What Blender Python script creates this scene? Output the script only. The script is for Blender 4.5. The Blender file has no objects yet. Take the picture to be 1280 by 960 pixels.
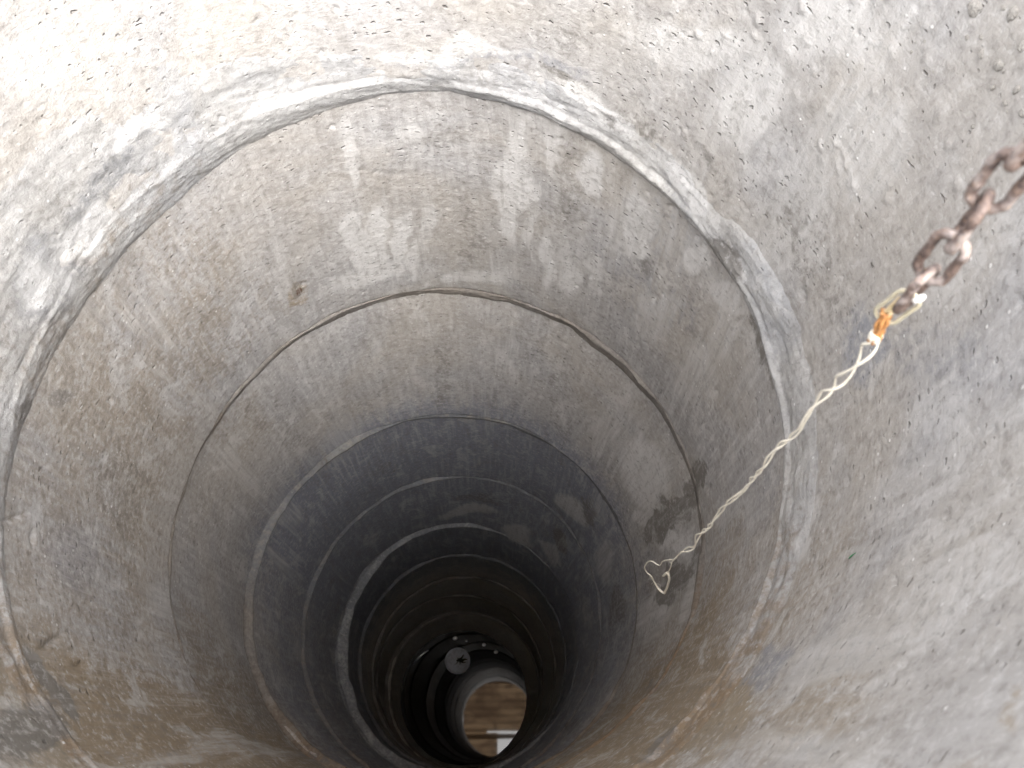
import bpy, bmesh, math, random
import numpy as np
from mathutils import Matrix, Vector

# ------------------------------------------------------------------ settings
SC = bpy.context.scene
COL = SC.collection
F_PX, VX, VY = 950.0, 616.0, 932.0          # focal length in pixels of the 1280 wide photo, plumb point
CAM_Z = 0.57                                # camera height above the ground
ax = np.array([(VX-640)/F_PX, (VY-480)/F_PX, 1.0]); ax /= np.linalg.norm(ax)
uu = np.cross([0, 1.0, 0], ax); uu /= np.linalg.norm(uu)
vv = np.cross(ax, uu)
cam_d = bpy.data.cameras.new('camera')
cam = bpy.data.objects.new('camera', cam_d); COL.objects.link(cam); SC.camera = cam
cam_d.sensor_width = 36.0; cam_d.lens = F_PX/1280*36
cam_d.clip_start = 0.01; cam_d.clip_end = 3000
cam.matrix_world = Matrix(((uu[0], -uu[1], -uu[2], 0), (-vv[0], vv[1], vv[2], 0),
                           (-ax[0], ax[1], ax[2], CAM_Z), (0, 0, 0, 1)))
cam_d.dof.use_dof = True; cam_d.dof.focus_distance = 1.35; cam_d.dof.aperture_fstop = 14.0

SUN_EL, SUN_AZ = math.radians(60), math.radians(-68)     # direction towards the sun (azimuth from +X)
w = bpy.data.worlds.new('World'); SC.world = w; w.use_nodes = True
nt = w.node_tree; nt.nodes.clear()
sky = nt.nodes.new('ShaderNodeTexSky'); sky.sky_type = 'NISHITA'; sky.sun_disc = False
sky.sun_elevation = SUN_EL; sky.sun_rotation = math.radians(90) - SUN_AZ
sky.air_density = 1.0; sky.dust_density = 3.0; sky.ozone_density = 1.0
bg = nt.nodes.new('ShaderNodeBackground'); bg.inputs['Strength'].default_value = 0.15
wo = nt.nodes.new('ShaderNodeOutputWorld')
hs = nt.nodes.new('ShaderNodeHueSaturation'); hs.inputs['Saturation'].default_value = .2
nt.links.new(sky.outputs[0], hs.inputs['Color']); nt.links.new(hs.outputs[0], bg.inputs[0]); nt.links.new(bg.outputs[0], wo.inputs[0])
sun_d = bpy.data.lights.new('sun', 'SUN'); sun_d.energy = .68; sun_d.angle = math.radians(70)
sun_d.color = (1.0, 0.95, 0.88)
sun = bpy.data.objects.new('sun', sun_d); COL.objects.link(sun)
sdir = Vector((math.cos(SUN_EL)*math.cos(SUN_AZ), math.cos(SUN_EL)*math.sin(SUN_AZ), math.sin(SUN_EL)))
sun.rotation_euler = sdir.to_track_quat('Z', 'Y').to_euler(); sun.location = sdir*8
SC.view_settings.view_transform = 'Standard'; SC.view_settings.look = 'None'
SC.view_settings.gamma = 1; SC.view_settings.use_curve_mapping = False
SC.view_settings.exposure = 2.93
SC.cycles.max_bounces = 9; SC.cycles.diffuse_bounces = 7; SC.cycles.glossy_bounces = 6
SC.cycles.sample_clamp_indirect = 8

#---GEO---
# ------------------------------------------------------------------ noise
rng = np.random.RandomState(7)
TAB = rng.rand(65536)
def vnoise(p):
    i = np.floor(p).astype(np.int64); f = p-i; f = f*f*(3-2*f)
    def h(a, b, c):
        return TAB[((a*73856093) ^ (b*19349663) ^ (c*83492791)) & 65535]
    x, y, z = i[..., 0], i[..., 1], i[..., 2]
    fx, fy, fz = f[..., 0], f[..., 1], f[..., 2]
    c00 = h(x, y, z)*(1-fx)+h(x+1, y, z)*fx; c10 = h(x, y+1, z)*(1-fx)+h(x+1, y+1, z)*fx
    c01 = h(x, y, z+1)*(1-fx)+h(x+1, y, z+1)*fx; c11 = h(x, y+1, z+1)*(1-fx)+h(x+1, y+1, z+1)*fx
    return ((c00*(1-fy)+c10*fy)*(1-fz)+(c01*(1-fy)+c11*fy)*fz)*2-1
def fbm(th, z, sxy, sz, oct=4, seed=0.0, gain=0.5):
    """noise on the wall: th angle, z depth; sxy, sz = cells per metre round and down the wall"""
    p = np.stack([np.cos(th)*0.5*sxy+seed*17.3+50, np.sin(th)*0.5*sxy+seed*5.1+50, z*sz+seed*9.7+50], -1)
    s = 0; a = 1.0; t = 0
    for _ in range(oct):
        s = s+a*vnoise(p); t += a; a *= gain; p = p*2.03+11.7
    return s/t
def sstep(a, b, x):
    t = np.clip((x-a)/(b-a), 0, 1); return t*t*(3-2*t)

# ------------------------------------------------------------------ the shaft
# every joint: depth, centre x, centre down, radius, tilts, 2nd and 3rd harmonics (metres; camera axis is 0, 0)
RIM = (0.12, -.113, -.371, .492, 0, 0, 0, 0, 0, 0)
JT = [
 (0.87, -0.113, -0.371, 0.490, 0.010, 0.131, -0.005, -0.005, 0.005, 0.005),
 (1.455, -0.105, -0.413, 0.514, -0.010, 0.011, 0.003, -0.005, 0.004, 0.006),
 (2.04, -0.122, -0.384, 0.496, 0.001, -0.005, 0.011, -0.002, -0.001, 0.004),
 (2.625, -0.130, -0.379, 0.495, -0.001, 0.001, -0.003, -0.007, -0.001, -0.001),
 (3.21, -0.125, -0.379, 0.471, 0, 0, -0.002, -0.001, 0.004, 0.001),
 (3.795, -0.140, -0.378, 0.484, 0, 0, 0.001, 0.001, 0.001, 0),
 (4.38, -0.154, -0.376, 0.492, 0, 0, 0.001, 0.001, 0.001, 0),
 (4.96, -0.200, -0.375, 0.500, 0, 0, 0.005, 0.004, 0, -0.004),
 (5.49, -0.186, -0.350, 0.493, 0, 0, 0.005, 0.003, 0.001, -0.003),
 (6.15, -0.230, -0.306, 0.408, 0, 0, 0, 0.007, -0.002, 0.001)]
WATER_Z = 5.85
# how far the upper ring's foot stands back from the lower ring's top: mean, amplitude, angle of the maximum
EX = [(.0, .002, 0), (-.003, .003, math.pi/2), (.006, .012, 2.6), (.006, .003, 3.1), (.014, .018, 2.9),
      (.008, .004, 3.1), (.008, .004, 3), (.008, .003, 3), (.030, .02, 2.6)]
def jrad(j, th, up=False, k=None):
    q = j[0]*7+(2.1 if up else 0); g = min(1, j[0]/1.4)
    r = j[3]+g*(.0014*np.sin(7*th+q)+.0012*np.sin(11*th+2*q)+.0008*np.sin(23*th+3*q)+.0005*np.sin(41*th+q))+j[6]*np.cos(2*th)+j[7]*np.sin(2*th)+j[8]*np.cos(3*th)+j[9]*np.sin(3*th)
    if up: e = EX[k]; r = r+e[0]+e[1]*np.cos(th-e[2])
    return r
def jpt(j, th, r):
    X = j[1]+r*np.cos(th); D = j[2]+r*np.sin(th)
    return X, D, j[0]+j[4]*(X-j[1])+j[5]*(D-j[2])
def tops(k): return (RIM if k == 0 else JT[k-1])
def wall(k, th, s, dr=0.0):
    """point on ring k at angle th (x right, down the photo) and fraction s of its height; dr>0 goes into the wall"""
    a = tops(k); b = JT[k]
    ra = jrad(a, th); rb = jrad(b, th, True, k) if k < len(EX) else jrad(b, th)
    Xa, Da, Za = jpt(a, th, ra); Xb, Db, Zb = jpt(b, th, rb)
    X = Xa*(1-s)+Xb*s+dr*np.cos(th); D = Da*(1-s)+Db*s+dr*np.sin(th); Z = Za*(1-s)+Zb*s
    return X, D, Z
#---END---
def V3(X, D, Z): return np.stack([X, -D, CAM_Z-Z], -1)
def ray_at(px, py, z):
    d = np.array([(px-640)/F_PX, (py-480)/F_PX, 1.0])
    t = z/(d@ax); return d@uu*t, d@vv*t

# ------------------------------------------------------------------ materials
def mat(name):
    m = bpy.data.materials.new(name); m.use_nodes = True
    n = m.node_tree; b = n.nodes['Principled BSDF']
    return m, n, b
def node(n, t, **kw):
    q = n.nodes.new(t)
    for k, v in kw.items():
        if k.startswith('i_'):
            key = k[2:]; key = int(key) if key.isdigit() else key
            q.inputs[key].default_value = v
        else: setattr(q, k, v)
    return q
def L(n, a, b): n.links.new(a, b)
def mix(n, fac, a, b, mode='MIX'):
    q = n.nodes.new('ShaderNodeMix'); q.data_type = 'RGBA'; q.blend_type = mode; q.clamp_factor = True
    for s, v in ((q.inputs[0], fac), (q.inputs[6], a), (q.inputs[7], b)):
        if isinstance(v, (int, float)): s.default_value = v
        elif isinstance(v, tuple): s.default_value = (*v, 1) if len(v) == 3 else v
        else: L(n, v, s)
    return q.outputs[2]
def math_(n, op, a, b=0.0, c=0.0):
    q = n.nodes.new('ShaderNodeMath'); q.operation = op
    for i, v in enumerate((a, b, c)):
        if isinstance(v, (int, float)): q.inputs[i].default_value = v
        else: L(n, v, q.inputs[i])
    return q.outputs[0]
def ramp(n, v, a, b, lo=0.0, hi=1.0):
    q = n.nodes.new('ShaderNodeMapRange'); q.interpolation_type = 'SMOOTHSTEP'
    L(n, v, q.inputs[0]); q.inputs[1].default_value = a; q.inputs[2].default_value = b
    q.inputs[3].default_value = lo; q.inputs[4].default_value = hi
    return q.outputs[0]
def noise(n, co, scale, detail=6, rough=0.6, dist=0.0):
    q = node(n, 'ShaderNodeTexNoise', i_Scale=scale, i_Detail=detail, i_Roughness=rough, i_Distortion=dist)
    L(n, co, q.inputs['Vector']); return q.outputs['Fac']
def mapping(n, co, scale, rot=(0, 0, 0)):
    q = n.nodes.new('ShaderNodeMapping'); L(n, co, q.inputs[0])
    q.inputs['Scale'].default_value = scale; q.inputs['Rotation'].default_value = rot
    return q.outputs[0]

def concrete(name, base, pale, dark, warm, blue, pit=1.0, streak=1.0, grain=1.0, rough=0.85):
    m, n, b = mat(name)
    geo = node(n, 'ShaderNodeNewGeometry'); P = geo.outputs['Position']
    a1 = node(n, 'ShaderNodeVertexColor', layer_name='stain_and_light'); s1 = node(n, 'ShaderNodeSeparateColor'); L(n, a1.outputs[0], s1.inputs[0])
    a2 = node(n, 'ShaderNodeVertexColor', layer_name='wear_and_light'); s2 = node(n, 'ShaderNodeSeparateColor'); L(n, a2.outputs[0], s2.inputs[0])
    big = noise(n, mapping(n, P, (1, 1, 1)), 3.2, 5, 0.6, 0.6)
    mid = noise(n, mapping(n, P, (1, 1, .55)), 16, 8, 0.68, 0.8)
    fine = noise(n, P, 90, 8, 0.7)
    sand = noise(n, P, 420, 3, 0.7)
    st = noise(n, mapping(n, P, (1, 1, .05)), 85, 5, 0.65, 0.2)        # marks running down the wall
    sc = noise(n, mapping(n, P, (.22, .22, 1)), 150, 5, 0.7, 0.4)      # scratches round the wall
    c = mix(n, ramp(n, big, .35, .65), base, tuple(x*y for x, y in zip(base, (.93, .97, 1.05))))
    # edges of the patches are broken up by the fine noise
    brk = math_(n, 'MULTIPLY', math_(n, 'SUBTRACT', math_(n, 'ADD', mid, math_(n, 'ADD', fine, math_(n, 'MULTIPLY', st, .6))), 1.3), 1.05)
    def mk(v, a=.30, bb=.70): return ramp(n, math_(n, 'ADD', v, brk), a, bb)
    c = mix(n, math_(n, 'MULTIPLY', mk(s1.outputs[2], .2, .9), .95), c, warm)
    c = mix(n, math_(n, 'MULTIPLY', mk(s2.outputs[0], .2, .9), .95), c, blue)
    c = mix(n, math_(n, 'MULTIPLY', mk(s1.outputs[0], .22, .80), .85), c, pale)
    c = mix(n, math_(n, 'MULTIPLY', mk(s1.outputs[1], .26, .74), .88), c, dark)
    rust = mk(s2.outputs[1], .35, .75)
    c = mix(n, rust, c, (.10, .055, .03))
    # general mottling
    c = mix(n, ramp(n, mid, .52, .66, 0, .34), c, tuple(x*.60 for x in base))
    c = mix(n, ramp(n, mid, .48, .36, 0, .36), c, pale)
    c = mix(n, ramp(n, fine, .50, .66, 0, .50), c, tuple(x*.5 for x in base))
    c = mix(n, ramp(n, fine, .48, .36, 0, .35), c, pale)
    run = ramp(n, big, .38, .62, .25, 1.0)                             # the runs come and go round the wall
    c = mix(n, math_(n, 'MULTIPLY', run, ramp(n, st, .48, .68, 0, .36*streak)), c, pale)
    c = mix(n, ramp(n, st, .50, .34, 0, .20*streak), c, tuple(x*.55 for x in base))
    c = mix(n, ramp(n, sc, .52, .70, 0, .22), c, tuple(x*.6 for x in base))
    # pale and dark grit
    v1 = node(n, 'ShaderNodeTexVoronoi', i_Scale=130.0); L(n, P, v1.inputs['Vector'])
    sp = node(n, 'ShaderNodeSeparateColor'); L(n, v1.outputs['Color'], sp.inputs[0])
    dot = math_(n, 'MULTIPLY', ramp(n, v1.outputs['Distance'], .30, .16), ramp(n, sp.outputs[0], .95, .99))
    c = mix(n, math_(n, 'MULTIPLY', dot, .7), c, tuple(min(.8, x*1.25) for x in pale))
    # pits and slots, mostly lying slantwise round the wall
    wp = node(n, 'ShaderNodeVectorMath', operation='ADD'); L(n, P, wp.inputs[0])
    nn = node(n, 'ShaderNodeTexNoise', i_Scale=60.0, i_Detail=3.0); L(n, P, nn.inputs['Vector'])
    vs = node(n, 'ShaderNodeVectorMath', operation='SCALE'); L(n, nn.outputs['Color'], vs.inputs[0]); vs.inputs['Scale'].default_value = .012
    L(n, vs.outputs[0], wp.inputs[1])
    def pits(scale, sx, thr, r0, r1):
        v = node(n, 'ShaderNodeTexVoronoi', i_Scale=scale); L(n, mapping(n, wp.outputs[0], (1, 1, sx)), v.inputs['Vector'])
        q = node(n, 'ShaderNodeSeparateColor'); L(n, v.outputs['Color'], q.inputs[0])
        clus = ramp(n, math_(n, 'ADD', q.outputs[1], math_(n, 'MULTIPLY', math_(n, 'SUBTRACT', big, .5), .5)), thr, thr+.02)
        return math_(n, 'MULTIPLY', ramp(n, v.outputs['Distance'], r1, r0), clus)
    p1 = pits(55, 1.9, .86, .10, .24); p2 = pits(130, 1.4, .84, .12, .30); p3 = pits(30, 2.6, .92, .06, .16)
    pp = math_(n, 'MAXIMUM', math_(n, 'MAXIMUM', p1, math_(n, 'MULTIPLY', p2, .6)), p3)
    pp = math_(n, 'MULTIPLY', pp, pit)
    c = mix(n, math_(n, 'MULTIPLY', pp, .35), c, tuple(x*.30 for x in base))
    L(n, c, b.inputs['Base Color'])
    # relief
    hgt = math_(n, 'ADD', math_(n, 'MULTIPLY', mid, .55), math_(n, 'MULTIPLY', fine, .55*grain))
    hgt = math_(n, 'ADD', hgt, math_(n, 'MULTIPLY', sand, .16*grain))
    hgt = math_(n, 'ADD', hgt, math_(n, 'MULTIPLY', sc, .22))
    hgt = math_(n, 'ADD', hgt, math_(n, 'MULTIPLY', dot, .25))
    hgt = math_(n, 'SUBTRACT', hgt, math_(n, 'MULTIPLY', pp, 1.2))
    bp = node(n, 'ShaderNodeBump', i_Strength=0.75, i_Distance=0.0045); L(n, hgt, bp.inputs['Height'])
    L(n, bp.outputs[0], b.inputs['Normal'])
    L(n, math_(n, 'SUBTRACT', rough, math_(n, 'MULTIPLY', s2.outputs[2], .45)), b.inputs['Roughness'])
    b.inputs['Specular IOR Level'].default_value = 0.3
    return m
M_RING = concrete('cast_concrete', (.402, .376, .346), (.61, .60, .59), (.185, .172, .155), (.265, .205, .135), (.255, .272, .325))
M_TOP = concrete('pale_cast_concrete', (.41, .385, .355), (.62, .61, .595), (.17, .16, .145), (.29, .235, .165), (.27, .285, .32), streak=.22, grain=1.2)
M_DEEP = concrete('wet_concrete', (.52, .48, .42), (.60, .57, .50), (.28, .25, .21), (.34, .28, .19), (.25, .265, .30), pit=.6, rough=.6)
M_MORT = concrete('mortar', (.37, .36, .345), (.56, .555, .55), (.17, .16, .15), (.25, .18, .11), (.22, .23, .25), pit=.35, streak=.2, grain=1.3)
M_BROWN = concrete('stained_mortar', (.225, .20, .175), (.33, .31, .28), (.11, .10, .09), (.22, .15, .09), (.16, .17, .19), pit=.4, streak=.2, grain=1.4)

# ------------------------------------------------------------------ object helpers
def link(name, mesh, m=None, parent=None, loc=None):
    o = bpy.data.objects.new(name, mesh); COL.objects.link(o)
    if m is not None and mesh is not None and not mesh.materials: mesh.materials.append(m)
    if parent: o.parent = parent
    if loc is not None: o.location = loc
    return o
def thing(name, label, cat, loc=(0, 0, 0), group=None):
    o = bpy.data.objects.new(name, None); COL.objects.link(o); o.location = loc
    return tag(o, label, cat, group)
def tag(o, label=None, cat=None, group=None, kind=None):
    if label: o['label'] = label
    if cat: o['category'] = cat
    if group: o['group'] = group
    if kind: o['kind'] = kind
    return o
def grid_mesh(name, P, cyc=True, attrs=None, extra=None):
    """P: rows x cols x 3; columns closed round if cyc"""
    R_, C_ = P.shape[:2]
    me = bpy.data.meshes.new(name)
    v = P.reshape(-1, 3)
    i = np.arange(R_-1)[:, None]; j = np.arange(C_ if cyc else C_-1)[None, :]; j2 = (j+1) % C_
    q = np.stack([i*C_+j, i*C_+j2, (i+1)*C_+j2, (i+1)*C_+j], -1).reshape(-1, 4)
    me.vertices.add(len(v)); me.vertices.foreach_set('co', v.astype(np.float32).ravel())
    me.loops.add(q.size); me.loops.foreach_set('vertex_index', q.astype(np.int32).ravel())
    me.polygons.add(len(q)); me.polygons.foreach_set('loop_start', np.arange(0, q.size, 4, dtype=np.int32))
    me.update(calc_edges=True); me.validate()
    me.polygons.foreach_set('use_smooth', np.ones(len(me.polygons), bool))
    for nm, arr in (attrs or {}).items():
        at = me.attributes.new(nm, 'FLOAT_COLOR', 'POINT')
        at.data.foreach_set('color', arr.reshape(-1, 4).astype(np.float32).ravel())
    return me

# ------------------------------------------------------------------ stains and painted light: (th, z, half width round, half height, turn, strength, channel)
BLOBS = [
(-1.860,1.240,0.136,0.023,1.67,1.00,'p'),(-1.782,1.221,0.115,0.017,1.71,0.90,'p'),(-1.718,1.274,0.137,0.020,1.69,0.95,'p'),(-1.658,1.337,0.094,0.018,1.67,0.70,'p'),(-1.876,1.341,0.081,0.047,-2.95,0.80,'p'),(-1.280,1.069,0.206,0.026,1.61,0.75,'p'),
(-1.002,0.914,0.051,0.032,1.83,0.95,'p'),(-0.823,0.978,0.089,0.036,1.73,0.90,'p'),(-1.113,1.238,0.115,0.019,1.63,0.75,'p'),(-1.014,1.249,0.076,0.026,1.68,0.70,'p'),(-0.896,1.204,0.072,0.019,1.66,0.70,'p'),(-1.191,1.180,0.120,0.013,1.60,0.60,'p'),
(-0.580,0.929,0.049,0.021,1.73,0.80,'p'),(-0.437,0.939,0.064,0.025,1.99,0.60,'p'),(-1.417,1.381,0.112,0.041,2.73,0.65,'p'),(-1.845,0.962,0.103,0.015,1.67,0.65,'p'),(-1.606,1.215,0.132,0.018,1.66,0.55,'p'),(-1.611,0.912,0.028,0.025,2.96,0.60,'p'),
(-1.144,0.896,0.089,0.013,1.64,0.55,'p'),(-0.635,1.183,0.147,0.045,1.75,0.50,'p'),(-0.387,1.197,0.152,0.048,1.72,0.50,'p'),(-2.319,0.765,0.049,0.018,-2.97,0.90,'p'),(-2.622,0.796,0.050,0.030,-2.98,0.85,'p'),(-2.804,0.793,0.041,0.037,2.87,0.60,'p'),
(-1.470,0.765,0.127,0.016,3.01,0.55,'p'),(-1.051,0.779,0.069,0.020,-3.09,0.85,'p'),(-0.665,0.818,0.068,0.022,-2.98,0.80,'p'),(-0.316,0.814,0.043,0.023,0.08,0.60,'p'),(-0.599,0.628,0.077,0.051,1.85,0.70,'p'),(-0.768,0.609,0.098,0.027,2.54,0.60,'p'),
(-0.460,0.502,0.078,0.043,2.51,0.60,'p'),(-0.279,0.561,0.074,0.053,2.27,0.55,'p'),(-2.431,0.599,0.081,0.051,-3.06,0.40,'p'),(-2.000,0.792,0.078,0.023,-3.02,0.50,'p'),(0.277,0.838,0.060,0.016,-0.07,0.60,'p'),(-0.183,0.684,0.084,0.041,-0.22,0.36,'d'),
(-0.381,0.700,0.077,0.031,-0.20,0.42,'d'),(-0.664,0.754,0.079,0.021,3.10,0.42,'d'),(-0.935,0.775,0.059,0.021,3.03,0.50,'d'),(-1.436,1.204,0.182,0.031,1.63,0.36,'d'),(-1.104,1.017,0.148,0.032,1.63,0.45,'d'),(-0.459,0.856,0.056,0.032,0.28,0.70,'d'),
(-0.277,0.907,0.041,0.028,0.57,0.80,'d'),(-0.167,0.901,0.031,0.027,2.49,0.70,'d'),(-0.765,1.061,0.054,0.027,1.87,0.40,'d'),(-1.486,0.918,0.052,0.026,2.91,0.40,'d'),(-1.107,0.697,0.091,0.024,2.93,0.40,'d'),(-0.298,0.716,0.056,0.013,0.47,0.50,'d'),
(-1.166,0.761,0.036,0.011,2.97,0.60,'d'),(-0.128,1.447,0.133,0.035,1.60,0.95,'d'),(-0.107,1.581,0.130,0.034,1.80,1.00,'d'),(-0.108,1.762,0.138,0.032,1.73,1.00,'d'),(0.152,1.660,0.121,0.032,-1.45,0.95,'d'),(0.154,1.526,0.073,0.031,1.84,0.90,'d'),
(0.214,1.754,0.097,0.024,-1.42,0.90,'d'),(-0.375,1.722,0.160,0.107,1.65,0.85,'p'),(0.000,1.652,0.116,0.027,1.72,0.85,'p'),(-0.215,1.844,0.123,0.024,1.69,0.70,'p'),(0.235,1.862,0.210,0.071,1.76,0.60,'p'),(0.299,1.536,0.064,0.033,1.78,0.50,'p'),
(0.618,1.548,0.120,0.016,1.78,0.50,'d'),(0.724,2.481,0.209,0.018,1.67,1.00,'d'),(-0.958,1.795,0.192,0.048,1.48,0.36,'d'),(-1.600,1.827,0.242,0.026,1.60,0.40,'d'),(-1.912,1.777,0.187,0.030,1.67,0.33,'d'),(-1.248,1.711,0.146,0.029,1.52,0.45,'p'),  # last entry: a bluish-lit spot painted in as pale
(-2.257,2.022,0.150,0.112,1.46,0.40,'p'),(-2.702,2.086,0.167,0.049,1.58,0.40,'p'),(-0.691,2.420,0.128,0.064,1.88,0.80,'p'),(-0.292,2.395,0.167,0.071,1.62,0.60,'p'),(0.022,2.350,0.146,0.069,1.68,0.60,'d'),(-0.568,2.290,0.104,0.046,1.60,0.60,'d'),
(-1.059,3.125,0.165,0.090,1.72,0.85,'p'),(-0.715,3.014,0.163,0.057,1.54,0.70,'p'),(-0.675,2.805,0.112,0.047,1.40,0.80,'d'),(-1.552,3.025,0.193,0.053,2.63,0.70,'p'),(-1.410,2.860,0.138,0.069,2.74,0.50,'d'),(-2.144,1.288,0.016,0.009,-1.73,0.90,'r'),
(-2.150,1.291,0.050,0.026,1.53,0.75,'w'),(-2.146,1.283,0.035,0.018,1.51,0.60,'d'),(-2.627,0.835,0.039,0.021,-2.89,0.40,'w'),(-3.009,0.889,0.042,0.029,-2.51,0.35,'w'),(-2.416,0.858,0.046,0.020,3.13,0.35,'w'),(2.380,1.217,0.387,0.105,1.67,0.75,'w'),
(2.480,1.045,0.071,0.045,2.09,0.90,'w'),(0.758,0.985,0.321,0.068,1.72,1.00,'w'),(0.945,1.367,0.385,0.051,1.63,1.00,'w'),(0.875,0.371,0.079,0.016,-1.55,0.35,'w'),(2.271,1.645,0.404,0.060,-1.67,0.90,'w'),(0.887,0.959,0.101,0.063,1.46,1.00,'w'),
(0.808,0.349,0.018,0.005,-0.72,0.50,'w'),(0.821,0.588,0.130,0.040,-1.58,0.50,'w'),(-0.363,0.726,0.049,0.038,2.14,0.30,'w'),(2.497,0.954,0.056,0.021,2.73,1.00,'d'),(2.388,0.845,0.109,0.048,-1.95,0.70,'d'),(0.876,0.982,0.071,0.044,1.33,0.60,'d'),
(-3.027,0.960,0.036,0.016,-1.88,0.50,'d'),(-3.120,0.882,0.023,0.020,-1.76,0.60,'d'),(3.101,1.216,0.173,0.065,-1.75,0.35,'d'),(3.125,3.061,0.365,0.183,-1.66,0.30,'d'),(2.849,1.084,0.104,0.064,-1.57,0.40,'b'),(0.166,0.547,0.118,0.040,2.23,0.35,'b'),
(0.014,0.654,0.063,0.046,1.77,0.60,'b'),(0.124,1.055,0.136,0.058,1.76,0.30,'b'),(0.594,0.448,0.066,0.029,2.31,0.30,'w'),(-2.431,0.772,0.130,0.025,-3.06,0.50,'b'),(-2.758,0.806,0.085,0.078,-2.98,0.50,'b'),(-1.332,0.762,0.185,0.019,3.01,0.45,'b'),
(-0.639,0.830,0.092,0.029,-3.04,0.50,'b'),(-0.698,1.046,0.293,0.134,1.73,0.35,'b'),(0.691,0.766,0.071,0.038,1.73,0.60,'b'),(-2.678,1.576,0.169,0.093,-2.03,0.30,'w'),
]
def stains_and_light(th, z):
    """five fields: pale, dark, warm, blue, rust"""
    out = {c: np.zeros_like(z) for c in 'pdwbr'}
    wx = fbm(th, z, 9, 9, 4, 1.0)*.045+fbm(th, z, 40, 40, 3, 1.5)*.012
    wz = fbm(th, z, 9, 6, 4, 2.0)*.055+fbm(th, z, 40, 40, 3, 2.5)*.014
    for (t, zz, hw, hh, rot, amp, ch) in BLOBS:
        d = (th-t+np.pi) % (2*np.pi)-np.pi
        k = .35+.65*min(1, max(hw, hh)/.06)
        x = d*.5+wx*k; y = z-zz+wz*k
        c, s = math.cos(rot), math.sin(rot)
        q = np.sqrt(((x*c+y*s)/hw)**2+((-x*s+y*c)/hh)**2)
        out[ch] = np.maximum(out[ch], amp*(1-sstep(.55, 1.35, q)))
    # general trends of the place: warm silt staining on the near side, bluish light low down painted in as blue grey
    near = np.sin(th)                      # +1 at the foot of the photo
    n1 = fbm(th, z, 6, 3, 4, 3.0)
    left = sstep(-.2, -.9, np.cos(th))
    out['w'] = np.maximum(out['w'], sstep(-.15, .95, near+n1*.55)*sstep(.45, 1.0, z)*(1-.75*sstep(2.6, 3.6, z))*.85)
    out['w'] = np.maximum(out['w'], sstep(.25, 1.0, left)*sstep(.5, 1.1, z)*(1-sstep(1.3, 1.5, z))*.42)
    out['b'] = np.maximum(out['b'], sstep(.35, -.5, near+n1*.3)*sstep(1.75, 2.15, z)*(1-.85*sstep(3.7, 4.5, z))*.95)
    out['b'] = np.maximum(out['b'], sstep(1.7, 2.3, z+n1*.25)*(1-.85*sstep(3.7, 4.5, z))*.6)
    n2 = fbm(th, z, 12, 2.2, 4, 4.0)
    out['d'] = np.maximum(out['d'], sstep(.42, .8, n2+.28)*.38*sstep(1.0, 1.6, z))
    n3 = fbm(th, z, 14, 2.5, 5, 5.0)
    out['p'] = np.maximum(out['p'], sstep(.12, .5, n3)*.45*(1-sstep(2.6, 3.4, z)))
    return out
def attr_arrays(th, z, wet=0.0):
    s = stains_and_light(th, z); o = np.ones_like(z)
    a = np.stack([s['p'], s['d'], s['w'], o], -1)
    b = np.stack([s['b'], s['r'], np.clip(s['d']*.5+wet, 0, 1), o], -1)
    return {'stain_and_light': a, 'wear_and_light': b}

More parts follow.
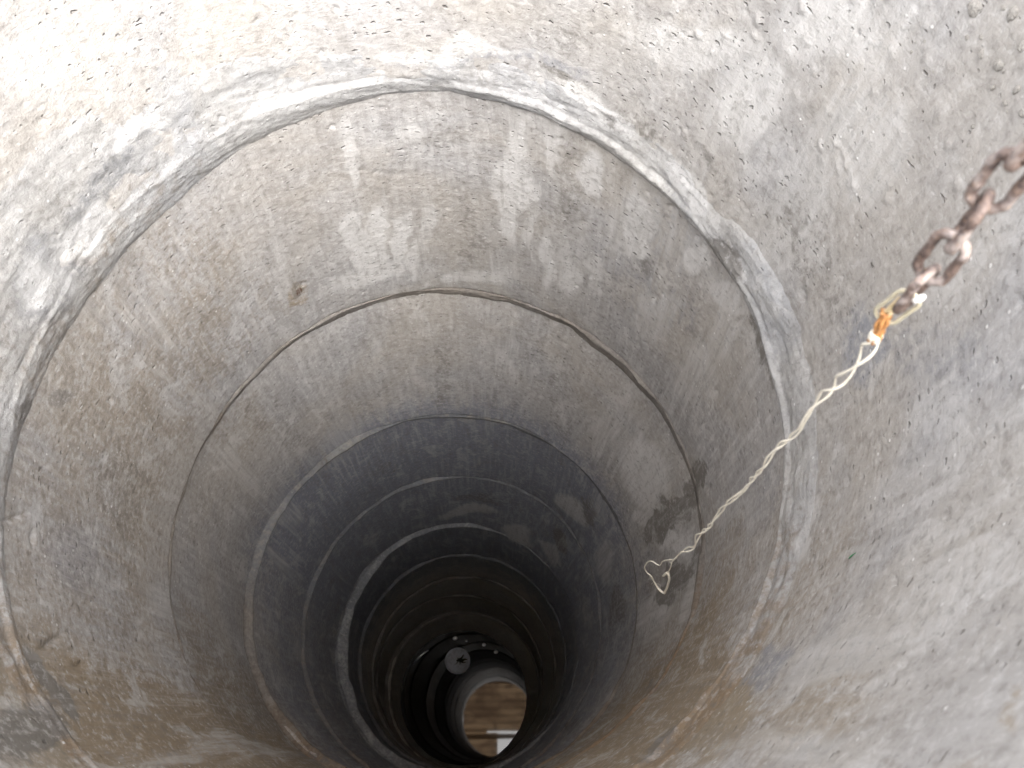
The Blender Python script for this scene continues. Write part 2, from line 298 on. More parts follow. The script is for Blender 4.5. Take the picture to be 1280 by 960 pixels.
# ------------------------------------------------------------------ hollows and lumps in the wall (real relief)
def relief(th, z, k):
    d = fbm(th, z, 4, 3, 3, 6.0+k)*.004+fbm(th, z, 22, 16, 3, 7.0+k)*.0013
    d += fbm(th, z, 90, 70, 2, 8.0+k)*.0006
    st = fbm(th, z, 120, 8, 2, 9.0+k)
    d += st*.0006
    return d
LUMPS = []
PITS = [
(-2.936,1.077,0.0070,0.0038,-1.76,0.0030),(-0.723,0.875,0.0075,0.0037,2.19,0.0040),(-1.122,0.869,0.0075,0.0042,2.48,0.0030),(-2.140,1.280,0.0141,0.0079,-1.89,0.0030),(-1.839,0.886,0.0046,0.0036,1.54,0.0030),(-1.126,1.779,0.0153,0.0084,2.10,0.0030),
(-0.666,1.322,0.0176,0.0059,1.58,0.0030),(-0.666,1.117,0.0152,0.0055,1.51,0.0030),(-0.476,1.226,0.0154,0.0059,1.58,0.0030),(-0.411,1.086,0.0137,0.0061,1.49,0.0030),(-0.280,1.143,0.0146,0.0066,1.51,0.0040),(-0.352,0.939,0.0177,0.0053,1.74,0.0040),
(-0.601,0.882,0.0076,0.0037,2.15,0.0030),(-1.056,1.436,0.0167,0.0069,1.99,0.0020),(-0.941,1.209,0.0123,0.0052,1.97,0.0020),(-0.483,1.400,0.0191,0.0065,1.59,0.0030),(-0.215,0.757,0.0101,0.0072,1.01,0.0050),(-0.066,0.803,0.0118,0.0087,0.65,0.0050),
(0.366,0.481,0.0055,0.0026,2.33,0.0040),(0.567,0.569,0.0085,0.0026,-0.79,0.0030),(-0.356,0.422,0.0028,0.0019,2.46,0.0030),(-0.282,0.431,0.0016,0.0012,2.61,0.0040),(0.192,0.449,0.0050,0.0029,0.05,0.0050),(-0.569,0.505,0.0021,0.0015,2.46,0.0030),
(-0.604,0.570,0.0023,0.0017,2.32,0.0030),(-2.538,0.659,0.0052,0.0028,-2.40,0.0030),(-2.134,0.796,0.0051,0.0036,-2.32,0.0030),(-1.751,0.682,0.0036,0.0030,1.88,0.0030),(-1.531,0.690,0.0025,0.0020,2.11,0.0030),(-1.855,0.683,0.0036,0.0030,1.81,0.0030),
(-1.814,0.745,0.0053,0.0032,1.76,0.0030),(-0.132,1.235,0.0159,0.0066,1.69,0.0030),(-0.616,1.824,0.0175,0.0072,1.69,0.0030),(-0.849,1.607,0.0144,0.0061,1.62,0.0030),(-1.451,1.782,0.0121,0.0063,1.64,0.0020),(-1.837,1.615,0.0106,0.0072,1.29,0.0020),
(-1.257,1.640,0.0107,0.0058,1.72,0.0020),(2.907,0.932,0.0272,0.0036,-1.96,0.0050),(2.872,0.976,0.0105,0.0059,3.10,0.0050),(2.607,0.996,0.0415,0.0051,-1.94,0.0050),(2.549,1.051,0.0235,0.0044,-1.66,0.0040),(0.130,1.150,0.0164,0.0120,2.10,0.0030),
(-0.045,1.353,0.0196,0.0086,1.69,0.0030),(0.253,0.661,0.0077,0.0042,-0.40,0.0030),(0.474,0.523,0.0058,0.0026,2.47,0.0030),(0.271,0.731,0.0083,0.0047,2.46,0.0030),(0.739,0.481,0.0069,0.0019,-0.92,0.0030),
]
def dents(th, z, lst):
    d = np.zeros_like(z)
    for (t, zz, hw, hh, rot, amp) in lst:
        m = (np.abs(z-zz) < 3*max(hw, hh)) & (np.abs((th-t+np.pi) % (2*np.pi)-np.pi)*.5 < 3*max(hw, hh))
        if not m.any(): continue
        x = (((th[m]-t+np.pi) % (2*np.pi))-np.pi)*.5; y = z[m]-zz
        c, s = math.cos(rot), math.sin(rot)
        q = ((x*c+y*s)/hw)**2+((-x*s+y*c)/hh)**2
        d[m] += amp*np.exp(-q*1.2)
    return d
for k in range(3):                                     # scattered small hollows besides the ones placed above
    a, b = tops(k), JT[k]
    rr = random.Random(40+k)
    for _ in range((260, 220, 150)[k]):
        r = rr.random()
        PITS.append((rr.uniform(-math.pi, math.pi), rr.uniform(a[0], b[0]), rr.uniform(.002, .0035)*(1+1.6*r**4), rr.uniform(.0018, .003),
                     rr.gauss(-.5, .5), rr.uniform(.001, .0035)))
rr = random.Random(5)
for _ in range(130):                                   # stones showing through the topmost ring at the right
    LUMPS.append((rr.gauss(-.55, .30), rr.uniform(.12, .62), rr.uniform(.003, .007), rr.uniform(.003, .006), rr.uniform(0, 3), -rr.uniform(.001, .003)))

# ------------------------------------------------------------------ the well
well = thing('well', 'deep round well shaft of stacked grey concrete rings, seen from its mouth', 'well', (0, 0, 0))
RES = [(1150, 260), (1150, 210), (900, 140), (640, 90), (520, 60), (420, 40), (420, 40), (360, 40), (360, 40), (360, 40)]
rings = []
for k in range(len(JT)):
    nt_, nz_ = RES[k]
    th = np.linspace(-np.pi, np.pi, nt_, endpoint=False)[None, :]+0*np.zeros((nz_, 1))
    s = np.linspace(0, 1, nz_)[:, None]+0*th
    H = JT[k][0]-tops(k)[0]
    X, D, Z = wall(k, th, s)
    dr = relief(th, Z, k)
    if k < 3: dr += dents(th, Z, [p for p in PITS if tops(k)[0]-.1 < p[1] < JT[k][0]+.1])
    if k == 0: dr += dents(th, Z, LUMPS)
    # broken arris at the foot and head of the ring
    chip = (fbm(th, Z*0, 30, 1, 4, 12+k)*.5+.5)
    ca, cb = (.25 if k == 1 else 1), (.25 if k == 0 else 1)
    ed = (1-s)*H; dr += cb* np.clip(1-ed/(.006+.010*chip), 0, 1)**2*(.006+.006*chip)
    ed = s*H; dr += ca* np.clip(1-ed/(.006+.010*chip), 0, 1)**2*(.006+.006*chip)
    dr += (s-.5)*-.004
    if k == 0: dr += np.clip(1-s*H/.02, 0, 1)**2*.015
    X = X+dr*np.cos(th); D = D+dr*np.sin(th)
    inner = V3(X, D, Z)
    # outer face and the two end faces
    t = th[0]
    def orow(r, zrow, cx, cd): return V3(cx+r*np.cos(t), cd+r*np.sin(t), zrow)[None]
    a, b = tops(k), JT[k]
    zt, zb = Z[0]+.0015*(k > 0), Z[-1]-.0015
    rows = [orow(.60, zb, b[1], b[2]), orow(.60, zt, a[1], a[2]), orow(.55, zt, a[1], a[2])]
    Pm = np.concatenate([rows[0], rows[1], rows[2], inner, orow(.56, zb, b[1], b[2]), rows[0]], 0)
    thm = np.concatenate([th[:3], th, th[:2]], 0)
    Zm = np.concatenate([(zb[None]), (zt[None]), (zt[None]), Z, zb[None], zb[None]], 0)
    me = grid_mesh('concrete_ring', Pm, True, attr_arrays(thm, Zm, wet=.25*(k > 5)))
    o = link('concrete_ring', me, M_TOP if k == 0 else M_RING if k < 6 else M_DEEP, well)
    rings.append(o)
for o, lb in zip(rings, ['topmost ring, pale and sunlit with small stones showing', 'second ring, pale grey with whitish patches and a rust spot',
                         'third ring, grey with a dark damp patch at the right', 'fourth ring, dark blue grey', 'fifth ring, dark with a pale run at the right',
                         None, None, None, None, 'lowest ring, brown and standing in the water']):
    if lb: o['label'] = lb

def mortar(k, nth, nz, up, dn, thick, m, seed, zshape=None, wet=0.0):
    """a trowelled strip over joint k; up/dn reach in metres (functions of th), thick likewise"""
    th = np.linspace(-np.pi, np.pi, nth, endpoint=False)[None, :]+np.zeros((nz, 1))
    q = np.linspace(-1, 1, nz)[:, None]+0*th
    j = JT[k]
    dz = np.where(q < 0, q*up(th), q*dn(th))
    rU = jrad(j, th, True, k)+.002; rL = jrad(j, th)-.002
    f = sstep(-.35, .35, dz/(.012+np.abs(rU-rL)*.8))
    r = rU*(1-f)+rL*f
    X0, D0, Z0 = jpt(j, th, r)
    zz = Z0+dz
    prof = np.where(q < 0, 1-np.abs(q)**2.6, 1-np.abs(q)**1.3)
    t = thick(th)*prof*(1+.6*fbm(th, zz, 14, 22, 3, seed+1))-.0022-.004*np.abs(q)**4
    t -= dents(th, zz, PITS[:44])*1.6 if k == 0 else 0
    na = (1-.45*LEFTUP(th)) if k == 0 else 1.0
    t += na*(fbm(th, zz, 20, 45, 4, seed)*.0026+fbm(th, zz, 7, 60, 3, seed+2)*.0022)+fbm(th, zz, 110, 160, 2, seed+3)*.0007
    X = X0-t*np.cos(th); D = D0-t*np.sin(th)
    wv = fbm(th, zz*0, 10, 1, 4, seed+5)*.008
    me = grid_mesh('mortar_joint', V3(X, D, zz+wv), True, attr_arrays(th, zz, wet))
    return link('mortar_joint', me, m, rings[k])
cs = lambda th, a: .5+.5*np.cos(th-a)
def ang(a, wdt):                                        # bump round the shaft centred on angle a
    return lambda th: np.exp(-(((th-a+np.pi) % (2*np.pi)-np.pi)/wdt)**2)
LEFTUP = ang(math.radians(-142), .75)
mortar(0, 1150, 110, lambda th: .055+.15*LEFTUP(th)+.035*ang(.1, 1.1)(th), lambda th: .024+.045*LEFTUP(th)+.012*ang(.1, .8)(th), lambda th: .0060+.0020*LEFTUP(th)+.0070*ang(.1, 1.1)(th), M_MORT, 20)
mortar(1, 900, 40, lambda th: .008+0*th, lambda th: .012+.040*cs(th, -.6), lambda th: .0030+.0075*cs(th, -.6), M_BROWN, 30)
mortar(2, 800, 40, lambda th: .012+.018*ang(2.7, .7)(th), lambda th: .022+.016*cs(th, 0), lambda th: .004+.004*ang(2.8, .8)(th), M_BROWN, 40)
mortar(3, 640, 36, lambda th: .016+0*th, lambda th: .020+0*th, lambda th: .006+0*th, M_BROWN, 50)
mortar(4, 520, 36, lambda th: .020+.03*ang(3.0, .8)(th), lambda th: .024+.02*ang(3.0, .8)(th), lambda th: .006+.006*ang(3, .8)(th), M_MORT, 60)
for k in range(5, 9):
    mortar(k, 420, 26, lambda th: .03+0*th, lambda th: .03+0*th, lambda th: .008+0*th, M_BROWN, 60+5*k, wet=.2)

# ------------------------------------------------------------------ water
M_WATER, n, b = mat('still_water')
b.inputs['Base Color'].default_value = (.012, .010, .008, 1); b.inputs['Roughness'].default_value = .028
b.inputs['IOR'].default_value = 1.48
P = node(n, 'ShaderNodeNewGeometry').outputs['Position']
bp = node(n, 'ShaderNodeBump', i_Strength=.03, i_Distance=.002); L(n, noise(n, P, 6, 2, .5), bp.inputs['Height']); L(n, bp.outputs[0], b.inputs['Normal'])
bm = bmesh.new()
WTX, WTY = .017, -.0030                              # the shaft leans a little against the level
vs_ = [bm.verts.new((-.2+.52*math.cos(i*math.tau/96), .33+.52*math.sin(i*math.tau/96), CAM_Z-WATER_Z+math.tan(WTX)*.52*math.cos(i*math.tau/96)+math.tan(WTY)*.52*math.sin(i*math.tau/96))) for i in range(96)]
bm.faces.new(vs_); me = bpy.data.meshes.new('water'); bm.to_mesh(me); bm.free()
tag(link('water', me, M_WATER), kind='structure')
me = grid_mesh('well_floor', np.array([[[-.85, -.3, CAM_Z-6.16], [-.85, .9, CAM_Z-6.16]], [[.4, -.3, CAM_Z-6.16], [.4, .9, CAM_Z-6.16]]]), False)
M_MUD, n, b = mat('dark_mud'); b.inputs['Base Color'].default_value = (.05, .035, .02, 1)
tag(link('well_bottom', me, M_MUD), kind='structure')

# ------------------------------------------------------------------ ground round the mouth
M_GROUND, n, b = mat('dry_ground')
P = node(n, 'ShaderNodeNewGeometry').outputs['Position']
c = mix(n, ramp(n, noise(n, P, 2.5, 8, .65), .35, .65), (.30, .24, .17), (.22, .18, .13))
c = mix(n, ramp(n, noise(n, P, 40, 6, .7), .5, .7), c, (.38, .33, .26)); L(n, c, b.inputs['Base Color']); b.inputs['Roughness'].default_value = .95
bp = node(n, 'ShaderNodeBump', i_Strength=.5, i_Distance=.02); L(n, noise(n, P, 30, 8, .7), bp.inputs['Height']); L(n, bp.outputs[0], b.inputs['Normal'])
rad = np.array([.595, .8, 1.2, 2, 4, 8, 20, 60, 200, 900])
tt = np.linspace(0, 2*np.pi, 96, endpoint=False)
G = np.zeros((len(rad), 96, 3)); G[..., 0] = -.113+rad[:, None]*np.cos(tt); G[..., 1] = .371+rad[:, None]*np.sin(tt)
tag(link('ground', grid_mesh('ground', G[::-1]), M_GROUND), kind='structure')

# ------------------------------------------------------------------ small stones set in the topmost rings
def plain(name, col, rough=.6, nscale=200, amt=.3, bump=.001, metal=0.0, dark=None, **kw):
    m, n, b = mat(name)
    P = node(n, 'ShaderNodeTexCoord').outputs['Object']
    f = noise(n, P, nscale, 5, .65)
    d = dark or tuple(x*.45 for x in col)
    L(n, mix(n, ramp(n, f, .42, .66, 0, 1), col, mix(n, amt, col, d)), b.inputs['Base Color'])
    b.inputs['Roughness'].default_value = rough; b.inputs['Metallic'].default_value = metal
    bp = node(n, 'ShaderNodeBump', i_Strength=.6, i_Distance=bump); L(n, f, bp.inputs['Height']); L(n, bp.outputs[0], b.inputs['Normal'])
    for k, v in kw.items(): b.inputs[k.replace('_', ' ')].default_value = v
    return m
M_STONE = plain('pale_stone', (.52, .49, .45), .85, 2.5, .5, .3)
def stone_mesh(seed):
    r = random.Random(seed); bm = bmesh.new(); bmesh.ops.create_icosphere(bm, subdivisions=2, radius=1)
    for v in bm.verts:
        h = vnoise(np.array([[v.co.x*1.1+seed*3+40, v.co.y*1.1+40, v.co.z*1.1+40]]))[0]
        v.co *= 1+.42*h
    me = bpy.data.meshes.new('pebble'); bm.to_mesh(me); bm.free(); me.materials.append(M_STONE)
    for p in me.polygons: p.use_smooth = True
    return me
SM = [stone_mesh(i) for i in range(4)]
STONES = [(-.259, .392, .0075), (-.196, .369, .0062), (-.279, .454, .0052), (-.202, .407, .0038), (-.161, .400, .0048), (-.105, .395, .0035),
          (-.228, .494, .0028), (-.149, .377, .0036), (.776, .394, .0016), (-2.590, .719, .0062), (-2.230, .886, .0045), (-.307, .442, .0024),
          (-.144, .413, .0024), (-.240, .409, .0025), (-.106, .409, .0024), (-.070, .399, .0032)]
rr = random.Random(9)
for _ in range(30):
    STONES.append((rr.gauss(-.2, .22), rr.uniform(.30, .56), rr.uniform(.0010, .0024)))
for i, (t, z, r) in enumerate(STONES):
    k = 0 if z < .82 else 1
    s = (z-tops(k)[0])/(JT[k][0]-tops(k)[0])
    X, D, Z = wall(k, np.array(t), np.array(s), r*.30)
    o = link('pebble', SM[i % 4], None, rings[k], (float(X), float(-D), float(CAM_Z-Z)))
    o.scale = (r*.55, r*rr.uniform(.75, 1.05), r*rr.uniform(.9, 1.3)); o.rotation_euler = (rr.uniform(-.5, .5), 0, -t)

# ------------------------------------------------------------------ tubes
def tube(path, rad, nseg=10, closed=False):
    """path n x 3; rad number or list; returns verts, faces"""
    P = np.asarray(path, float); n_ = len(P); R = np.ones(n_)*rad
    T = (np.roll(P, -1, 0)-np.roll(P, 1, 0)) if closed else np.gradient(P, axis=0)
    T /= np.linalg.norm(T, axis=1)[:, None]
    N = np.zeros_like(P); a = np.cross(T[0], [0.3, .2, 1]); N[0] = a/np.linalg.norm(a)
    for i in range(1, n_):
        v = N[i-1]-T[i]*(N[i-1]@T[i]); N[i] = v/np.linalg.norm(v)
    Bn = np.cross(T, N); ph = np.linspace(0, 2*np.pi, nseg, endpoint=False)
    V = P[:, None]+R[:, None, None]*(np.cos(ph)[None, :, None]*N[:, None]+np.sin(ph)[None, :, None]*Bn[:, None])
    F_ = []
    m = n_ if closed else n_-1
    for i in range(m):
        i2 = (i+1) % n_
        for j in range(nseg):
            F_.append((i*nseg+j, i*nseg+(j+1) % nseg, i2*nseg+(j+1) % nseg, i2*nseg+j))
    V = V.reshape(-1, 3).tolist()
    if not closed:
        V += [P[0].tolist(), P[-1].tolist()]; c0, c1 = len(V)-2, len(V)-1
        for j in range(nseg):
            F_.append((c0, (j+1) % nseg, j)); F_.append((c1, (n_-1)*nseg+j, (n_-1)*nseg+(j+1) % nseg))
    return V, F_
def mesh_of(name, parts, m):
    V, F_ = [], []
    for v, f in parts:
        o = len(V); V += v; F_ += [tuple(i+o for i in q) for q in f]
    me = bpy.data.meshes.new(name); me.from_pydata(V, [], F_); me.update(); me.materials.append(m)
    for p in me.polygons: p.use_smooth = True
    return me
def stadium(half_l, half_w, n=14):
    """closed centre line of a chain link in the XZ plane, long way along Z"""
    st = half_l-half_w; pts = []
    for i in range(n+1):
        a = math.pi*i/n; pts.append((half_w*math.cos(a), 0, st+half_w*math.sin(a)))
    for q in (.5, 0, -.5): pts.append((-half_w*.97, 0, st*q))
    for i in range(n+1):
        a = math.pi+math.pi*i/n; pts.append((half_w*math.cos(a), 0, -st+half_w*math.sin(a)))
    for q in (-.5, 0, .5): pts.append((half_w*.97, 0, st*q))
    return pts

# ------------------------------------------------------------------ things hanging from the beam
HANG = .25
def hang_pt(px, py):
    d = np.array([(px-640)/F_PX, (py-480)/F_PX, 1.0]); x, dn, z = d@uu, d@vv, d@ax
    t = HANG/math.hypot(x, dn); return np.array([x*t, -dn*t, CAM_Z-z*t])
m, n, b = mat('rusty_iron'); M_RUST = m
P = node(n, 'ShaderNodeNewGeometry').outputs['Position']
f1 = noise(n, P, 260, 8, .72, .6); f2 = noise(n, P, 70, 5, .6)
c = mix(n, ramp(n, f1, .38, .62), (.165, .118, .098), (.060, .042, .038)); c = mix(n, ramp(n, f2, .48, .66, 0, .75), c, (.44, .38, .35))
c = mix(n, ramp(n, noise(n, P, 600, 4, .7), .58, .70, 0, .7), c, (.42, .26, .15))
L(n, c, b.inputs['Base Color']); b.inputs['Metallic'].default_value = .25
L(n, ramp(n, f2, .35, .6, .30, .62), b.inputs['Roughness'])
bp = node(n, 'ShaderNodeBump', i_Strength=.8, i_Distance=.0012); L(n, f1, bp.inputs['Height']); L(n, bp.outputs[0], b.inputs['Normal'])
p0 = hang_pt(1131, 380)
p1 = hang_pt(1276, 196)
ch = thing('rusty_chain', 'rusty brown iron chain hanging at the upper right in front of the pale wall', 'chain', tuple(float(x) for x in p0))
PITCH, WR, HW = .0220, .0021, .0062
stl = stadium(PITCH/2+WR, HW)
me_l = [mesh_of('chain_link', [tube([(x*(1+.03*s), y, z) for x, y, z in stl], [WR*(1+.10*math.sin(i*1.9+s)) for i in range(len(stl))], 14, True)], M_RUST) for s in (0, 1, 2)]
Z_BEAM = CAM_Z+1.93
lo = Vector(p1)-Vector(p0); Lc = lo.length; dlow = lo.normalized()
sdist = PITCH*.5; view = Vector(p0)-Vector((0, 0, CAM_Z))
i = 0; zc = 0
while True:
    if sdist < Lc: c_ = dlow*sdist; dirn = dlow
    else:
        ex = sdist-Lc; c_ = dlow*Lc+Vector((0, 0, ex)); dirn = (dlow*max(0, 1-ex*4)+Vector((0, 0, 1))).normalized() if ex < .25 else Vector((0, 0, 1))
    if p0[2]+c_.z > Z_BEAM-.02: break
    yv = view-dirn*view.dot(dirn); yv.normalize(); xv = yv.cross(dirn)
    R = Matrix((xv, yv, dirn)).transposed()
    tw = (math.radians(78), math.radians(-8), math.radians(100), math.radians(12))[i % 4]
    o = link('chain_link', me_l[i % 3], None, ch); o.location = c_
    o.rotation_euler = (R @ Matrix.Rotation(tw, 3, 'Z')).to_euler()
    sdist += PITCH*.992; i += 1

# clear loop joining chain and twine
M_CLEAR = plain('pale_clear_plastic', (.72, .66, .50), .18, 300, .2, .0003, Transmission_Weight=.55, IOR=1.45)
M_WHITE = plain('white_plastic', (.80, .79, .76), .3, 300, .15, .0003)
a, b_ = hang_pt(1143, 368), hang_pt(1101, 399)
mid_ = Vector((a+b_)/2); axl = Vector(a-b_); ln = axl.length; axl.normalize()
lp = thing('plastic_loop', 'small clear yellowish plastic loop joining the last rusty link to the twine', 'loop', tuple(mid_))
yv = mid_-Vector((0, 0, CAM_Z)); yv = (yv-axl*yv.dot(axl)).normalized(); xv = yv.cross(axl)
R = Matrix((xv, yv, axl)).transposed() @ Matrix.Rotation(.25, 3, 'Z')
o = link('ring', mesh_of('ring', [tube(stadium(ln/2*1.0, .0052), .0010, 12, True)], M_CLEAR), None, lp); o.rotation_euler = R.to_euler()
def blob(name, c, rad, m, par, base, seed=1):
    bm = bmesh.new(); bmesh.ops.create_icosphere(bm, subdivisions=3, radius=1)
    for v in bm.verts:
        q = np.array([[v.co.x*1.3+seed*3+40, v.co.y*1.3+40, v.co.z*1.3+40]]); v.co *= 1+.22*vnoise(q)[0]
    me = bpy.data.meshes.new(name); bm.to_mesh(me); bm.free(); me.materials.append(m)
    for p in me.polygons: p.use_smooth = True
    o = link(name, me, None, par, tuple(Vector(c)-Vector(base))); o.scale = rad; return o
o = blob('tab', hang_pt(1149, 373), (.0017, .0015, .0034), M_WHITE, lp, mid_, 3); o.rotation_euler = (.2, .3, .2)

# twine
def spline(pts, n_):
    pts = np.array(pts, float); q = np.r_[0, np.cumsum(np.linalg.norm(np.diff(pts, axis=0), axis=1))]
    t = np.linspace(0, q[-1], n_); out = np.zeros((n_, pts.shape[1]))
    m_ = np.gradient(pts, q, axis=0)
    i = np.clip(np.searchsorted(q, t, side='right')-1, 0, len(q)-2); h = (q[i+1]-q[i])[:, None]; s = ((t-q[i])[:, None])/h
    return (2*s**3-3*s**2+1)*pts[i]+(s**3-2*s**2+s)*h*m_[i]+(-2*s**3+3*s**2)*pts[i+1]+(s**3-s**2)*h*m_[i+1]
M_TWINE = plain('pale_twine', (.66, .62, .53), .42, 900, .45, .0004, dark=(.45, .38, .28))
M_OCHRE = plain('stained_twine', (.44, .22, .08), .4, 500, .8, .0006, dark=(.26, .10, .03))
tp = [(1093, 424), (1079, 440), (1060, 463), (1035, 490), (1010, 520), (985, 548), (960, 575), (940, 600), (915, 625), (895, 645), (880, 664), (866, 681), (851, 692), (840, 700)]
cl = spline([hang_pt(*p) for p in tp], 420)
wob = np.linspace(0, 1, 420); cl[:, 0] += .0010*np.sin(wob*31)+.0006*np.sin(wob*53+1); cl[:, 1] += .0008*np.sin(wob*41+2)
base = cl[0]
tw = thing('twisted_twine', 'two pale strands of twine twisted together, hanging below the chain with an orange stained knot', 'twine', tuple(float(x) for x in base))
T = np.gradient(cl, axis=0); T /= np.linalg.norm(T, axis=1)[:, None]
A_ = np.cross(T, [1, 0, 0]); A_ /= np.linalg.norm(A_, axis=1)[:, None]; B_ = np.cross(T, A_)
sl = np.r_[0, np.cumsum(np.linalg.norm(np.diff(cl, axis=0), axis=1))]; fr_ = sl/sl[-1]
phs = sl/.0260*np.pi*(1-.15*fr_)+1.3*np.sin(sl*37)+.7*np.sin(sl*91+1)
amp = .0019*(1-sstep(0, .28, fr_))+.0011+.0010*sstep(.62, .9, fr_)+.0002*np.sin(sl*160)
for q in (0, np.pi):
    a2 = amp*(1 if q == 0 else (1-.35*sstep(.6, .9, fr_)))
    c2 = cl+A_*(a2*np.cos(phs+q))[:, None]+B_*(a2*np.sin(phs+q))[:, None]-base
    link('strand', mesh_of('strand', [tube(c2, .00072+.00012*np.sin(sl*300+q), 8)], M_TWINE), None, tw)
kn = spline([hang_pt(*p) for p in [(1108, 391), (1103, 403), (1098, 414), (1092, 426)]], 30)
strs = []
for i in range(6):
    an = i*math.tau/6; off = np.array([math.cos(an), math.sin(an), 0])*.0018
    wv = np.array([off*(1+.3*math.sin(j*.4+i)) for j in range(30)]); strs.append(tube(kn+wv-base, .0010, 7))
link('knot', mesh_of('knot', strs, M_OCHRE), None, tw)
wr = []
for q in range(3):
    c0 = kn[26-q*2]; pts = [c0+np.array([math.cos(a)*.0024, math.sin(a)*.0024, .0006*math.sin(a*2)]) for a in np.linspace(0, math.tau, 16, endpoint=False)]
    wr.append(tube(np.array(pts)-base, .0009, 7, True))
link('binding', mesh_of('binding', wr, M_TWINE), None, tw)
st2 = []
for i, (q0, q1) in enumerate((((1130, 370), (1110, 392)), ((1125, 372), (1106, 390)), ((1121, 379), (1112, 394)))):
    st2.append(tube(spline([hang_pt(*q0), (hang_pt(*q0)+hang_pt(*q1))/2+[0, 0, .001*i], hang_pt(*q1)], 10)-base, .0008, 6))
M_YEL = plain('yellowish_twine', (.68, .54, .32), .4, 700, .4, .0004)
link('loop_strands', mesh_of('loop_strands', st2, M_YEL), None, tw)
hk = [(840, 700), (834, 700), (828, 702), (822, 706), (816, 702), (811, 702), (807, 706), (806, 711), (809, 716), (814, 720), (817, 726), (820, 731), (824, 737), (829, 741), (832, 738), (835, 730), (836, 720), (835, 717), (829, 720)]
c3 = spline([hang_pt(*p) for p in hk], 110)-base; w3 = np.linspace(0, 1, 110)
link('end_loop', mesh_of('end_loop', [tube(c3, .00055+.00075*sstep(.52, .6, w3), 8)], M_TWINE), None, tw)
fz = []                                                # hair-thin, too small to pick apart
rr = random.Random(3)
for (x, y) in ((817, 726), (820, 730), (833, 715), (838, 704), (815, 724)):
    for _ in range(2):
        a = rr.uniform(0, 6.3); e = rr.uniform(3, 6)
        fz.append(tube(spline([hang_pt(x, y), hang_pt(x+e*.5*math.cos(a)+1, y+e*.5*math.sin(a)), hang_pt(x+e*math.cos(a), y+e*math.sin(a)+1)], 6)-base, .00022, 5))
fz.append(tube(spline([hang_pt(840, 702), hang_pt(838, 710), hang_pt(834, 717)], 8)-base, .0005, 6))
tag(link('frayed_fibres', mesh_of('frayed_fibres', fz, M_TWINE), None, tw), kind='stuff')

# ------------------------------------------------------------------ afloat on the water, and a modelled glint
def water_pt(px, py, dz=0.0):
    x, d = ray_at(px, py, WATER_Z); return np.array([x, -d, CAM_Z-WATER_Z+dz])
M_LID = plain('pale_blue_grey_plastic', (.66, .70, .78), .5, 45, .35, .001)
c0 = water_pt(572, 826); tz = WATER_Z/(np.array([(572-640)/F_PX, (826-480)/F_PX, 1])@ax); LR = 15.5*tz/F_PX
bm = bmesh.new()
prof = [(0, .006), (.80, .006), (.88, .004), (.94, .010), (1.0, .010), (1.02, .004), (1.0, -.012), (.9, -.014), (0, -.014)]
rws = []
for (r, z) in prof:
    rws.append([bm.verts.new((0, 0, z))] if r == 0 else [bm.verts.new((r*LR*math.cos(a*math.tau/64), r*LR*math.sin(a*math.tau/64), z)) for a in range(64)])
for A1, B1 in zip(rws, rws[1:]):
    for j in range(64):
        j2 = (j+1) % 64
        f = [A1[0], B1[j], B1[j2]] if len(A1) == 1 else ([A1[j], B1[0], A1[j2]] if len(B1) == 1 else [A1[j], B1[j], B1[j2], A1[j2]])
        bm.faces.new(f)
bmesh.ops.recalc_face_normals(bm, faces=bm.faces); me = bpy.data.meshes.new('floating_lid'); bm.to_mesh(me); bm.free()
o = link('floating_lid', me, M_LID, None, tuple(c0)); o.rotation_euler = (.03, -.02, 0)
tag(o, 'round pale blue grey lid floating on the dark water at the bottom', 'lid')
M_LEAF = plain('wet_black_leaf', (.03, .025, .02), .5, 80, .5, .001)
lf = thing('dark_leaf', 'black branching leaf scrap lying on the pale floating lid', 'leaf', tuple(c0+[.012, .004, .012]))
rr = random.Random(12); parts = []
for (ang_, ln_, w_) in ((.35, .060, .022), (.75, .05, .018), (.1, .055, .018), (-.5, .03, .014), (3.6, .022, .018), (4.4, .050, .007), (5.3, .035, .012), (2.6, .02, .012)):
    q = [(0, 0, 0)]; a = ang_
    for s_ in range(6):
        a += rr.gauss(0, .35); q.append((q[-1][0]+ln_/6*math.cos(a), q[-1][1]+ln_/6*math.sin(a), .001+.002*rr.random()))
    parts.append(tube(spline(q, 14), np.linspace(w_, w_*.25, 14)*.5*np.array([1+.4*rr.random() for _ in range(14)]), 6))
link('leaf_rib', mesh_of('leaf_rib', parts, M_LEAF), None, lf)
M_FOAM_GLINT = plain('foam_and_glint', (.85, .86, .86), .12, 200, .1, .0005, metal=.5)
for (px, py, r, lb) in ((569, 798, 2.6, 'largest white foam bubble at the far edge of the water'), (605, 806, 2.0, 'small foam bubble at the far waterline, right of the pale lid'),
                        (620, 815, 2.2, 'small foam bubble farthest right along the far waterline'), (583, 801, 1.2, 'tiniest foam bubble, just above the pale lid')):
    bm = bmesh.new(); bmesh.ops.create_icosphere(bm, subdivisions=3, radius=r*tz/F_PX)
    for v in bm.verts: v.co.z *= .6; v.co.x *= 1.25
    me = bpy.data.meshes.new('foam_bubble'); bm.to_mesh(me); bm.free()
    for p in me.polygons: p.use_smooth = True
    o = link('foam_bubble', me, M_FOAM_GLINT, None, tuple(water_pt(px, py, .002))); tag(o, lb, 'foam', 'foam bubbles along the far waterline')
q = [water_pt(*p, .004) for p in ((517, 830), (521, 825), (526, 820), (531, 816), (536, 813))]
o = link('waterline_glint', mesh_of('waterline_glint', [tube(spline(np.array(q)-q[0], 24), np.sin(np.linspace(.25, 2.9, 24))*.0055+.001, 8)], M_FOAM_GLINT), None, None, tuple(q[0]))  # glint along the water's edge, built as a shiny pale sliver
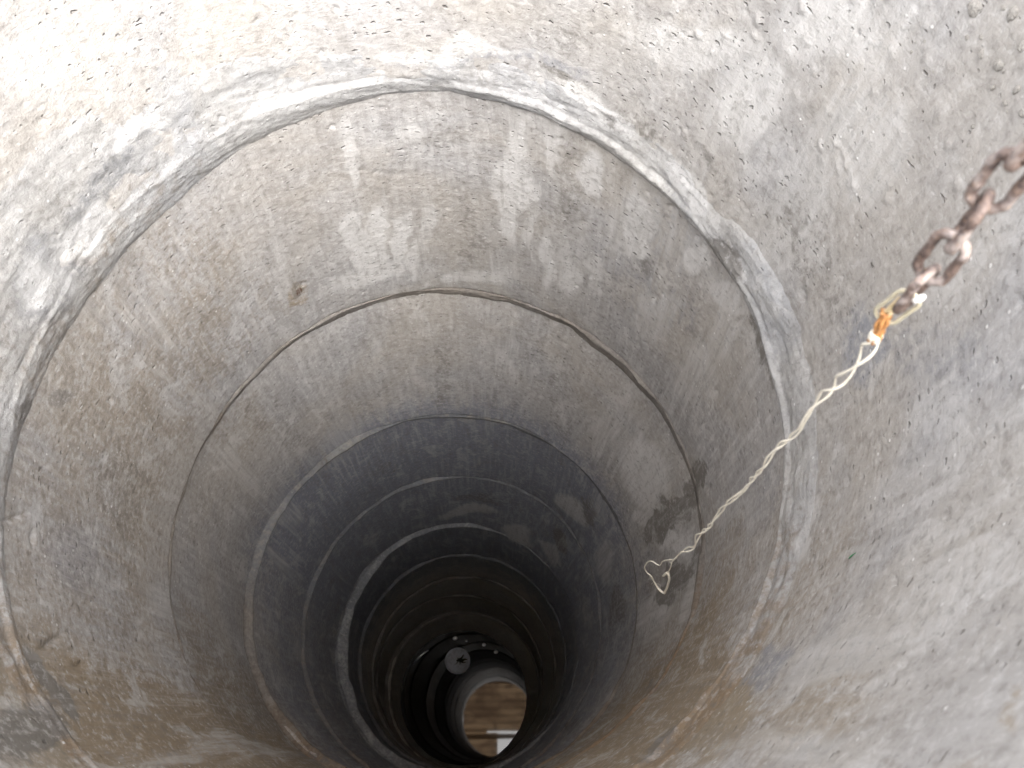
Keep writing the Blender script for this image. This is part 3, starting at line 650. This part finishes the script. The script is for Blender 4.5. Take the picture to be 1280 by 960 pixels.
tag(o, 'thin bright curved glint modelled at the left edge of the water', 'glint')

# green scrap on the wall
M_GREEN = plain('green_leaf', (.05, .28, .11), .5, 300, .3)
def wall_pt(t, z, dr=0.0):
    k = 0 if z < .82 else 1
    X, D, Z = wall(k, np.array(t), np.array((z-tops(k)[0])/(JT[k][0]-tops(k)[0])), dr); return np.array([float(X), float(-D), float(CAM_Z-Z)])
a, b_ = wall_pt(.469, .662, -.001), wall_pt(.465, .646, -.002)
q = spline([a, (a+b_)/2+[-.001, 0, .001], b_], 10)-a
o = link('green_scrap', mesh_of('green_scrap', [tube(q, np.array([.0002, .0004, .0005, .0007, .0006, .0007, .0005, .0004, .0003, .0001]), 6)], M_GREEN), None, None, tuple(a))
tag(o, 'tiny green scrap of leaf stuck to the wall at the right', 'leaf')

# ------------------------------------------------------------------ shelter over the mouth (mirrored in the water)
M_SHEET, n, b = mat('brown_sheeting'); 
P = node(n, 'ShaderNodeNewGeometry').outputs['Position']
c = mix(n, ramp(n, noise(n, mapping(n, P, (1, 1.2, 1)), 2.0, 7, .7, 1.2), .38, .62), (.44, .30, .18), (.20, .13, .08)); L(n, c, b.inputs['Base Color'])
tr = n.nodes.new('ShaderNodeBsdfTranslucent'); L(n, c, tr.inputs[0]); ms = n.nodes.new('ShaderNodeMixShader'); ms.inputs[0].default_value = .75
L(n, b.outputs[0], ms.inputs[1]); L(n, tr.outputs[0], ms.inputs[2]); L(n, ms.outputs[0], n.nodes['Material Output'].inputs[0])
M_WOOD = plain('weathered_wood', (.24, .16, .10), .8, 40, .5, .002)
sh = thing('shelter_roof', 'brown sheet roof on posts over the well, seen only mirrored in the water', 'roof', (0, 0, 0))
ZR = CAM_Z+2.0
def sheet(x0, x1, y0, y1, z):
    nx, ny = 60, max(8, int((y1-y0)*60))
    gx, gy = np.meshgrid(np.linspace(x0, x1, nx), np.linspace(y0, y1, ny)); gz = z+.012*np.sin(gy*2*np.pi/.11)
    me = grid_mesh('roof_sheet', np.stack([gx, gy, gz], -1), False); link('roof_sheet', me, M_SHEET, sh)
sheet(-.75, .85, .262, 1.05, ZR); sheet(-.75, -.19, -.35, .235, ZR); sheet(-.75, -.36, .22, .28, ZR+.03)
def box(name, x0, x1, y0, y1, z0, z1, m, par):
    bm = bmesh.new(); bmesh.ops.create_cube(bm, size=1)
    for v in bm.verts: v.co = Vector(((x0+x1)/2+v.co.x*(x1-x0), (y0+y1)/2+v.co.y*(y1-y0), (z0+z1)/2+v.co.z*(z1-z0)))
    bmesh.ops.bevel(bm, geom=bm.edges[:], offset=.004, segments=1, affect='EDGES')
    me = bpy.data.meshes.new(name); bm.to_mesh(me); bm.free(); link(name, me, m, par)
box('beam', -.80, .90, p1[1]-.03, p1[1]+.04, Z_BEAM-.02, Z_BEAM+.045, M_WOOD, sh)
for x, y in ((-.80, .22), (.90, .22), (-.80, 1.06), (.90, 1.06)):
    box('post', x-.04, x+.04, y-.04, y+.04, 0, ZR-.03 if y > 1 else Z_BEAM-.03, M_WOOD, sh)
box('rafter', -.80, .90, .98, 1.02, Z_BEAM-.02, Z_BEAM+.04, M_WOOD, sh)
